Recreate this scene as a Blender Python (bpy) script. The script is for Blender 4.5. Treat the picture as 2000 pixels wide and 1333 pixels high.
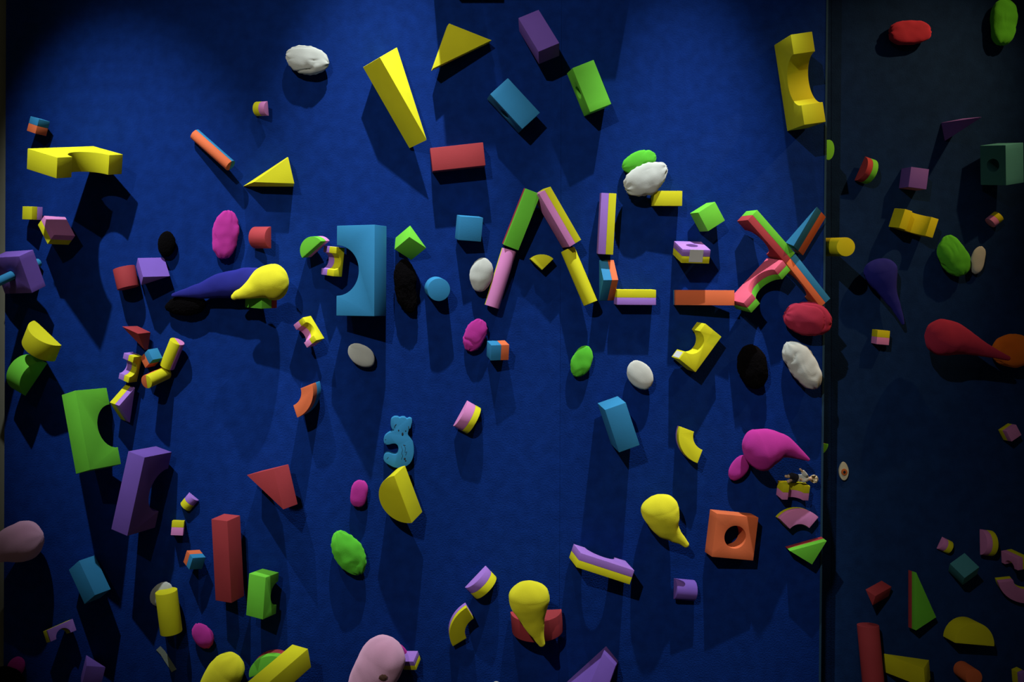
import bpy, bmesh, math, random
from mathutils import Vector, Matrix, noise

for o in list(bpy.data.objects):
    bpy.data.objects.remove(o, do_unlink=True)
S = bpy.context.scene
COL = S.collection
# The photo (2000x1333) looks straight at a blue felt wall; 1 pixel is 1 mm on the wall plane Y = 0.
# Camera 1.9 m in front of the wall, photo centre to the right of and below the lens axis (rising-front shift).
DIST, AX, AY, EYE, DEEP = 1.9, 800.0, 500.0, 1.5, 0.12

# ---------------------------------------------------------------- camera, world, lights, exposure
cam = bpy.data.cameras.new('camera')
camo = bpy.data.objects.new('camera', cam)
COL.objects.link(camo)
camo.location = (0, -DIST, EYE)
camo.rotation_euler = (math.radians(90), 0, 0)
cam.sensor_width = 36.0
cam.lens = 36.0 * 1900 / 2000
cam.shift_x = (1000 - AX) / 2000
cam.shift_y = -(666.5 - AY) / 2000
cam.clip_start = 0.05
S.camera = camo
S.view_settings.view_transform = 'Standard'
S.view_settings.look = 'None'
S.view_settings.exposure = 0.0
S.view_settings.gamma = 1.0
S.view_settings.use_curve_mapping = False
world = bpy.data.worlds.new('world')
S.world = world
world.use_nodes = True
world.node_tree.nodes['Background'].inputs[0].default_value = (1.0, 0.95, 0.70, 1)
world.node_tree.nodes['Background'].inputs[1].default_value = 0.034


def W(px, py, h=0.0, wall=0.0):
    """point h metres out from a wall plane (Y = wall) that stands at pixel px, py of the photo"""
    d = DIST + wall - h
    return Vector(((px - AX) / 1900 * d, wall - h, EYE + (AY - py) / 1900 * d))


def spot(name, loc, target, power, color, size, blend, radius):
    L = bpy.data.lights.new(name, 'SPOT')
    L.energy = power
    L.color = color
    L.spot_size = math.radians(size)
    L.spot_blend = blend
    L.shadow_soft_size = radius
    o = bpy.data.objects.new(name, L)
    COL.objects.link(o)
    o.location = loc
    o.rotation_euler = (Vector(target) - Vector(loc)).to_track_quat('-Z', 'Y').to_euler()
    return o


COOL, NEUT, WARM = (0.86, 0.94, 1.0), (1.0, 0.97, 0.92), (1.0, 0.62, 0.28)
# three ceiling spots washing down the felt, a key spot from the upper left front, one warm lamp at the right
spot('wash_far_left', W(70, -900) + Vector((0, -0.80, 0)), W(292, 560), 165, COOL, 26, 0.95, 0.012)
spot('wash_left', W(775, -900) + Vector((0, -0.48, 0)), W(752, 500), 175, COOL, 27.5, 1.0, 0.010)
spot('wash_right', W(1390, -900) + Vector((0, -0.47, 0)), W(1300, 740), 175, COOL, 27, 1.0, 0.010)
spot('key', (-1.15, -3.0, 3.45), W(955, 540), 248, NEUT, 29.5, 1.0, 0.02)
spot('warm', W(2300, -480) + Vector((0, -0.45, 0)), W(1640, 380, 0, DEEP), 48, WARM, 41, 0.9, 0.012)


# ---------------------------------------------------------------- materials
MATS = {}


def mat(name, color, rough=0.8, bump=0.15, scale=260.0, var=0.08, sheen=0.0, spec=0.3, vscale=18.0, bdist=0.0006):
    if name in MATS:
        return MATS[name]
    m = bpy.data.materials.new(name)
    m.use_nodes = True
    nt = m.node_tree
    b = nt.nodes['Principled BSDF']
    b.inputs['Roughness'].default_value = rough
    b.inputs['Specular IOR Level'].default_value = spec
    b.inputs['Diffuse Roughness'].default_value = min(1.0, max(0.0, (rough - 0.7) * 4))
    if sheen:
        b.inputs['Sheen Weight'].default_value = sheen
        b.inputs['Sheen Roughness'].default_value = 0.5
        b.inputs['Sheen Tint'].default_value = (*[min(1, c * 1.5 + .02) for c in color], 1)
    tc = nt.nodes.new('ShaderNodeTexCoord')
    n1 = nt.nodes.new('ShaderNodeTexNoise')
    n1.inputs['Scale'].default_value = vscale
    n1.inputs['Detail'].default_value = 4
    r = nt.nodes.new('ShaderNodeMapRange')
    r.inputs['From Min'].default_value = 0.3
    r.inputs['From Max'].default_value = 0.7
    r.inputs['To Min'].default_value = 1 - var
    r.inputs['To Max'].default_value = 1 + var
    mx = nt.nodes.new('ShaderNodeMix')
    mx.data_type = 'RGBA'
    mx.blend_type = 'MULTIPLY'
    mx.inputs[0].default_value = 1
    mx.inputs[6].default_value = (*color, 1)
    cmb = nt.nodes.new('ShaderNodeCombineColor')
    n2 = nt.nodes.new('ShaderNodeTexNoise')
    n2.inputs['Scale'].default_value = scale
    n2.inputs['Detail'].default_value = 2
    bp = nt.nodes.new('ShaderNodeBump')
    bp.inputs['Strength'].default_value = bump
    bp.inputs['Distance'].default_value = bdist
    L = nt.links.new
    L(tc.outputs['Object'], n1.inputs['Vector'])
    L(tc.outputs['Object'], n2.inputs['Vector'])
    L(n1.outputs['Fac'], r.inputs['Value'])
    for i in range(3):
        L(r.outputs[0], cmb.inputs[i])
    L(cmb.outputs[0], mx.inputs[7])
    L(mx.outputs[2], b.inputs['Base Color'])
    L(n2.outputs['Fac'], bp.inputs['Height'])
    L(bp.outputs[0], b.inputs['Normal'])
    MATS[name] = m
    return m


RGB = dict(yellow=(0.62, 0.58, 0.012), green=(0.135, 0.50, 0.034), blue=(0.028, 0.205, 0.40), purple=(0.16, 0.08, 0.38), lilac=(0.33, 0.16, 0.55),
           orange=(0.64, 0.138, 0.048), red=(0.33, 0.037, 0.043), pink=(0.62, 0.215, 0.47), teal=(0.05, 0.22, 0.25), rose=(0.62, 0.10, 0.17),
           white=(0.52, 0.53, 0.48), magenta=(0.44, 0.030, 0.27), leaf=(0.10, 0.50, 0.032), lemon=(0.70, 0.65, 0.025),
           navy=(0.018, 0.020, 0.21), pale=(0.66, 0.36, 0.50), crimson=(0.38, 0.026, 0.062), tangerine=(0.75, 0.17, 0.015),
           black=(0.003, 0.0025, 0.003), cream=(0.55, 0.48, 0.36))


def foam(c):
    return mat('foam_' + c, RGB[c], 0.75, 0.12, 420.0, 0.05, spec=0.16)


def cloth(c):
    if c == 'black':
        return mat('cloth_black', RGB[c], 0.95, 0.8, 380.0, 0.1, spec=0.02, bdist=0.002)
    return mat('cloth_' + c, RGB[c], 0.9, 0.3, 700.0, 0.06, sheen=0.15, spec=0.12, bdist=0.0008)


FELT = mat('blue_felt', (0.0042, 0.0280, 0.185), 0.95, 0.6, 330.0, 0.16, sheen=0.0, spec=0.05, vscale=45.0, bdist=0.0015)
FELT_SHADED = mat('blue_felt_shaded', (0.0075, 0.028, 0.100), 0.95, 0.5, 330.0, 0.14, spec=0.05, vscale=45.0, bdist=0.0015)  # same felt, with the right wall's shade and warm light in the colour
PAINT = mat('olive_paint', (0.22, 0.21, 0.15), 0.8, 0.1, 60.0, 0.06)
TAPE = mat('white_tape', (0.60, 0.60, 0.58), 0.45, 0.05, 80.0, 0.05, spec=0.4)
INK = mat('black_ink', (0.006, 0.012, 0.018), 0.7, 0.0)

# ---------------------------------------------------------------- object helpers


def prop(o, label, cat, group=None, kind=None):
    o['label'] = label
    o['category'] = cat
    if group:
        o['group'] = group
    if kind:
        o['kind'] = kind
    return o


def finish(bm, name, m, parent=None, bevel=0.0, sharp=40, smooth=True):
    bmesh.ops.recalc_face_normals(bm, faces=bm.faces)
    if bevel:
        es = [e for e in bm.edges if len(e.link_faces) == 2 and e.calc_face_angle(0) > math.radians(32)]
        bmesh.ops.bevel(bm, geom=es, offset=bevel, segments=2, profile=0.6, affect='EDGES', clamp_overlap=True)
        bmesh.ops.recalc_face_normals(bm, faces=bm.faces)
    me = bpy.data.meshes.new(name)
    bm.to_mesh(me)
    bm.free()
    if smooth:
        me.shade_smooth()
        if sharp:
            me.set_sharp_from_angle(angle=math.radians(sharp))
    me.materials.append(m)
    o = bpy.data.objects.new(name, me)
    COL.objects.link(o)
    if parent:
        o.parent = parent
    return o


def empty(name, loc, rot=None):
    o = bpy.data.objects.new(name, None)
    o.empty_display_size = 0.02
    COL.objects.link(o)
    o.location = loc
    if rot is not None:
        o.rotation_euler = rot
    return o


def prism(profile, w0, w1, hole=None):
    """closed prism of a 2D profile between w0 and w1; hole = radius scale tuple of a round hole"""
    bm = bmesh.new()
    if hole is None:
        lo = [bm.verts.new((x, y, w0)) for x, y in profile]
        hi = [bm.verts.new((x, y, w1)) for x, y in profile]
        n = len(profile)
        bm.faces.new(lo[::-1])
        bm.faces.new(hi)
        for i in range(n):
            bm.faces.new((lo[i], lo[(i + 1) % n], hi[(i + 1) % n], hi[i]))
        return bm
    a, b, rr = hole
    N = 40
    out, inn = [], []
    for i in range(N):
        t = 2 * math.pi * (i + 0.5) / N + math.pi / 4 - math.pi / N
        c, s = math.cos(t), math.sin(t)
        k = 1 / max(abs(c), abs(s))
        out.append((a * c * k, b * s * k))
        inn.append((rr * c, rr * s))
    rings = [[bm.verts.new((x, y, w)) for x, y in pts] for pts, w in ((out, w0), (out, w1), (inn, w1), (inn, w0))]
    for q in range(4):
        A, B = rings[q], rings[(q + 1) % 4]
        for i in range(N):
            j = (i + 1) % N
            bm.faces.new((A[i], A[j], B[j], B[i]))
    bmesh.ops.dissolve_limit(bm, angle_limit=0.001, verts=[v for v in bm.verts], edges=[e for e in bm.edges if False])
    return bm


def profile(shape, a, b, half=0):
    if shape in ('box', 'holebox'):
        return [(-a, -b), (a, -b), (a, b), (-a, b)]
    if shape == 'tri':
        return [(-a, -b), (a, -b), (-a, b)]
    if shape == 'half':
        return [(a * math.cos(t), b * (-1 + 2 * math.sin(t))) for t in [math.pi * i / 28 for i in range(29)]]
    if shape == 'arch':
        r = 0.56 * a
        rv = min(r / b, 1.45) * b
        cut = [(r * math.cos(t), -b + rv * math.sin(t)) for t in [math.pi * i / 24 for i in range(25)]]
        return [(a, b), (-a, b), (-a, -b)] + cut[::-1] + [(a, -b)]
    ts = [math.pi / 4 + math.pi / 2 * i / 20 for i in range(21)]
    if shape == 'ring':
        return [(a * math.cos(t), b * math.sin(t)) for t in ts] + [(.5 * a * math.cos(t), .5 * b * math.sin(t)) for t in ts[::-1]]
    if shape == 'pie':
        return [(a * math.cos(t), b * math.sin(t)) for t in ts] + [(0, 0)]
    if shape == 'cyl':
        if half:
            return [(a * math.cos(t) if half > 0 else -a * math.cos(t), b * half * math.sin(t)) for t in [math.pi * i / 24 for i in range(25)]]
        return [(a * math.cos(t), b * math.sin(t)) for t in [2 * math.pi * i / 48 for i in range(48)]]


def block(name, shape, cols, label, group, loc, rot, dims, split=None, hole=0, lsplit=0, bev=0.0011, extra=None):
    """one foam block; two-coloured blocks are two glued foam layers under one root"""
    a, b, c = [d / 1000 for d in dims]
    ca, cb, cc = abs(a), abs(b), abs(c)
    loc = Vector(loc) / 1000
    loc.z += EYE
    M = Matrix.Diagonal((math.copysign(1, a), math.copysign(1, b), math.copysign(1, c), 1))

    def geo(u0, u1, v0, v1, w0, w1, half=0):
        if shape == 'box':
            bm = prism([(u0 * ca, v0 * cb), (u1 * ca, v0 * cb), (u1 * ca, v1 * cb), (u0 * ca, v1 * cb)], w0 * cc, w1 * cc)
        elif shape == 'holebox':
            bm = prism(None, w0 * cc, w1 * cc, (ca, cb, hole * min(ca, cb)))
        else:
            bm = prism(profile(shape, ca, cb, half), w0 * cc, w1 * cc)
        bm.transform(M)
        return bm
    full = (-1, 1, -1, 1, -1, 1)
    if split or lsplit:
        root = empty(name, loc, rot)
        if lsplit:
            parts = ((cols[0], geo(*full, half=1)), (cols[1], geo(*full, half=-1)))
        else:
            ax, t = split[0], split[1]
            i = 'uvw'.index(ax) * 2
            p, n = list(full), list(full)
            p[i], n[i + 1] = t, t
            parts = ((cols[0], geo(*p)), (cols[1], geo(*n)))
        for cn, bm in parts:
            o = finish(bm, 'foam_layer', foam(cn), root, min(bev, 0.0007))
            o['label'] = cn + ' foam layer'
    else:
        bm = geo(*full)
        root = finish(bm, name, foam(cols[0]), None, bev)
        root.location = loc
        root.rotation_euler = rot
    prop(root, label, 'block', group)
    if extra:
        kind, q0, q1 = extra

        def P(q):
            return Vector((q[0] * a, q[1] * b, q[2] * c))
        lo, hi = P(q0), P(q1)
        bm = bmesh.new()
        bmesh.ops.create_cube(bm, size=1)
        mid, ext = (lo + hi) / 2, Vector([max(abs(x), 0.0006) for x in (hi - lo)])
        for v in bm.verts:
            v.co = Vector((v.co.x * ext.x, v.co.y * ext.y, v.co.z * ext.z)) + mid
        o = finish(bm, kind, TAPE, root, 0, 40)
        o['label'] = 'white ' + kind.replace('_', ' ')
    return root


def fbm(p, f, seed):
    return noise.noise(Vector((p.x * f + seed, p.y * f + seed * 1.7, p.z * f - seed)))


def bean(px, py, a, b, ang, col, label, h=0.0, wall=0.0, c=None, bend=0.0, wr=1.0, seed=1.0, name='bean_cushion', group=None, fuzz=0.0, boxy=2.0):
    """stuffed oval cushion lying flat on the wall: half axes a, b in mm, ang = turn in the picture plane"""
    a, b = a / 1000, b / 1000
    c = (c / 1000) if c else 0.62 * min(a, b)
    bm = bmesh.new()
    bmesh.ops.create_icosphere(bm, subdivisions=5 if max(a, b) > 0.03 else 4, radius=1)
    R = Matrix.Rotation(math.radians(ang), 3, 'Z')
    for v in bm.verts:
        n = v.co.normalized()
        k = (abs(n.x) ** boxy + abs(n.y) ** boxy + abs(n.z) ** boxy) ** (-1 / boxy)
        p = Vector((n.x * a * k, n.y * b * k, n.z * c * k))
        p.y += bend * b * ((n.x * n.x) - 0.4)
        th = math.atan2(n.y, n.z)
        tip = abs(n.x) ** 6
        side = max(0, n.z) * 0.0 + 1
        d = 0.0030 * fbm(p, 24, seed) + 0.0014 * fbm(p, 60, seed + 3)
        d += 0.0009 * wr * tip * math.sin(th * 7 + seed)                          # gathers at the sewn ends
        seam = math.exp(-((n.z - 0.15 * fbm(p, 30, seed)) / 0.16) ** 2)
        d -= 0.0008 * seam * (0.35 + 0.45 * math.sin(n.x * 24 + seed * 2) * wr)      # puckered side seam
        cr = 1 - abs(fbm(Vector((p.x * 0.6, p.y * 1.4, p.z)), 30, seed + 9)) * 6
        if cr > 0:
            d -= 0.0042 * wr * cr * cr * max(0, fbm(p, 26, seed + 20) - 0.02)      # soft creases
        if fuzz:
            d += fuzz * 0.0013 * noise.noise(p * 420)
        v.co = R @ (p + n * d * (max(a, b) / 0.036))
    zmin = min(v.co.z for v in bm.verts)
    o = finish(bm, name, cloth(col), None, 0, 0)
    o.location = W(px, py, h - zmin - 0.0005, wall)
    o.rotation_euler = (math.radians(90), 0, 0)
    prop(o, label, 'cushion', group or 'bean shaped cushions stuck on the felt')
    return o


def tear(path, col, label, h=0.0, wall=0.0, seed=1.0, name='teardrop_cushion', flat=0.92, parts=None, head=0.75):
    """stuffed teardrop: path of (px, py, radius mm[, out mm]) from the round head to the tip"""
    R0 = max(p[2] for p in path) / 1000
    pts = []
    for p in path:
        out = p[3] / 1000 if len(p) > 3 else R0 * flat
        pts.append((W(p[0], p[1], h + out, wall), p[2] / 1000))
    # Catmull-Rom resample
    P = []
    n = len(pts)
    for i in range(n - 1):
        p0, p1, p2, p3 = pts[max(i - 1, 0)], pts[i], pts[i + 1], pts[min(i + 2, n - 1)]
        for k in range(8):
            t = k / 8

            def cr(A, B, C, D):
                return 0.5 * ((2 * B) + (C - A) * t + (2 * A - 5 * B + 4 * C - D) * t * t + (3 * B - A - 3 * C + D) * t ** 3)
            P.append((cr(p0[0], p1[0], p2[0], p3[0]), max(0.0015, cr(p0[1], p1[1], p2[1], p3[1]))))
    P.append(pts[-1])
    T0 = (P[1][0] - P[0][0]).normalized()
    T1 = (P[-1][0] - P[-2][0]).normalized()
    r0, r1 = P[0][1], P[-1][1]
    cap0 = [(P[0][0] - T0 * r0 * head * math.sin(a), r0 * math.cos(a)) for a in [math.radians(x) for x in (88, 78, 67, 56, 45, 34, 23, 11)]]
    cap1 = [(P[-1][0] + T1 * r1 * math.sin(a), r1 * math.cos(a)) for a in [math.radians(x) for x in (25, 50, 70, 86)]]
    P = cap0 + P + cap1
    bm = bmesh.new()
    N = 36
    rings = []
    out = Vector((0, -1, 0))
    for i, (c, r) in enumerate(P):
        t = (P[min(i + 1, len(P) - 1)][0] - P[max(i - 1, 0)][0]).normalized()
        s = t.cross(out).normalized()
        u = s.cross(t).normalized()
        ring = []
        for k in range(N):
            a = 2 * math.pi * k / N
            d = s * math.cos(a) + u * math.sin(a) * flat
            q = c + d * r
            j = 0.0014 * fbm(q, 32, seed) + 0.0008 * fbm(q, 75, seed + 5)
            if i < 8:
                j += 0.0009 * math.sin(a * 7 + seed) * (1 - abs(i - 4) / 5)
            seam = math.exp(-(math.sin(a) / 0.12) ** 2)
            j -= 0.0006 * seam
            ring.append(bm.verts.new(q + d * j * min(1, r / 0.012)))
        rings.append(ring)
    for A, B in zip(rings, rings[1:]):
        for k in range(N):
            bm.faces.new((A[k], A[(k + 1) % N], B[(k + 1) % N], B[k]))
    bm.faces.new(rings[0][::-1])
    bm.faces.new(rings[-1])
    base = W(path[0][0], path[0][1], h, wall)
    bmesh.ops.translate(bm, verts=bm.verts, vec=-base)
    o = finish(bm, name, cloth(col), None, 0, 0)
    o.location = base
    prop(o, label, 'cushion', 'teardrop cushions stuck on the felt')
    return o


def tube(bm, pts, rad, N=10):
    """round tube through points, closed ends, into a bmesh"""
    rings = []
    for i, c in enumerate(pts):
        t = (pts[min(i + 1, len(pts) - 1)] - pts[max(i - 1, 0)]).normalized()
        s = t.cross(Vector((0.31, -0.9, 0.22))).normalized()
        u = s.cross(t)
        r = rad[i] if isinstance(rad, (list, tuple)) else rad
        rings.append([bm.verts.new(c + (s * math.cos(2 * math.pi * k / N) + u * math.sin(2 * math.pi * k / N)) * r) for k in range(N)])
    for A, B in zip(rings, rings[1:]):
        for k in range(N):
            bm.faces.new((A[k], A[(k + 1) % N], B[(k + 1) % N], B[k]))
    bm.faces.new(rings[0][::-1])
    bm.faces.new(rings[-1])


# ---------------------------------------------------------------- the setting


def slab(name, quad, y0, y1, m, parent, bevel=0.003):
    """upright panel: quad = four (X, Z) corners, from depth y0 (front) to y1"""
    bm = bmesh.new()
    f = [bm.verts.new((x, y0, z)) for x, z in quad]
    k = [bm.verts.new((x, y1, z)) for x, z in quad]
    bm.faces.new(f)
    bm.faces.new(k[::-1])
    for i in range(4):
        bm.faces.new((f[i], k[i], k[(i + 1) % 4], f[(i + 1) % 4]))
    return finish(bm, name, m, parent, bevel)


def lineX(pxt, pxb, z):
    """X on a nearly vertical wall line that crosses the photo's top edge at pxt and its bottom edge at pxb"""
    py = AY - (z - EYE) * 1000
    return (pxt + (pxb - pxt) * py / 1333 - AX) / 1000


ZT, ZB = 2.62, 0.02
wall_back = empty('wall_back', (0, 0, 0))
wall_back['kind'] = 'structure'
g = 0.0002
for l, r in (((11.5, 6.5), (1097, 1092)), ((1097, 1092), (1617.5, 1603))):
    slab('felt_panel', [(lineX(*l, ZB) + g, ZB), (lineX(*r, ZB) - g, ZB), (lineX(*r, ZT) - g, ZT), (lineX(*l, ZT) + g, ZT)], 0.0, DEEP, FELT, wall_back, 0.0007)
slab('edge_highlight', [(lineX(1613.5, 1599, ZB), ZB), (lineX(1617.5, 1603, ZB), ZB), (lineX(1617.5, 1603, ZT), ZT), (lineX(1613.5, 1599, ZT), ZT)], -0.0012, 0.0,
     mat('painted_highlight', (0.022, 0.060, 0.110), 0.9, 0.3, 400, spec=0.1), wall_back, 0.0005)  # added lighter strip: light caught on the felt edge, put into its colour
wall_right = empty('wall_right', (0, 0, 0))
wall_right['kind'] = 'structure'
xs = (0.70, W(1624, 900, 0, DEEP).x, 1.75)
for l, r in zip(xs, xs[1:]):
    slab('felt_panel', [(l + g, ZB), (r - g, ZB), (r - g, ZT), (l + g, ZT)], DEEP + 0.001, DEEP + 0.03, FELT_SHADED, wall_right, 0.0012)
wall_left = slab('wall_left', [(-1.6, ZB), (-0.780, ZB), (-0.780, ZT), (-1.6, ZT)], 0.02, 0.08, PAINT, None, 0.002)
wall_left['kind'] = 'structure'
floor = slab('floor', [(-1.6, ZB - 0.03), (1.75, ZB - 0.03), (1.75, ZB - 0.001), (-1.6, ZB - 0.001)], -3.4, DEEP + 0.03, mat('floor_carpet', (0.03, 0.03, 0.035), 0.9, 0.3, 200), None, 0)
floor['kind'] = 'structure'

# ---------------------------------------------------------------- foam blocks
GROUPS = dict(foam_cube='foam cubes on the felt wall', foam_arch='foam arch blocks on the felt wall', foam_block='foam bricks on the felt wall',
              foam_holed_block='foam blocks with a round hole', foam_cylinder='foam cylinders on the felt wall', foam_prism='triangular foam wedges on the felt wall',
              foam_half_disc='foam half discs on the felt wall', foam_half_cylinder='foam half cylinders on the felt wall', foam_post='long square foam posts',
              foam_bar='foam bars spelling the letters', foam_ring_segment='foam ring segments on the felt wall')
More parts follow.
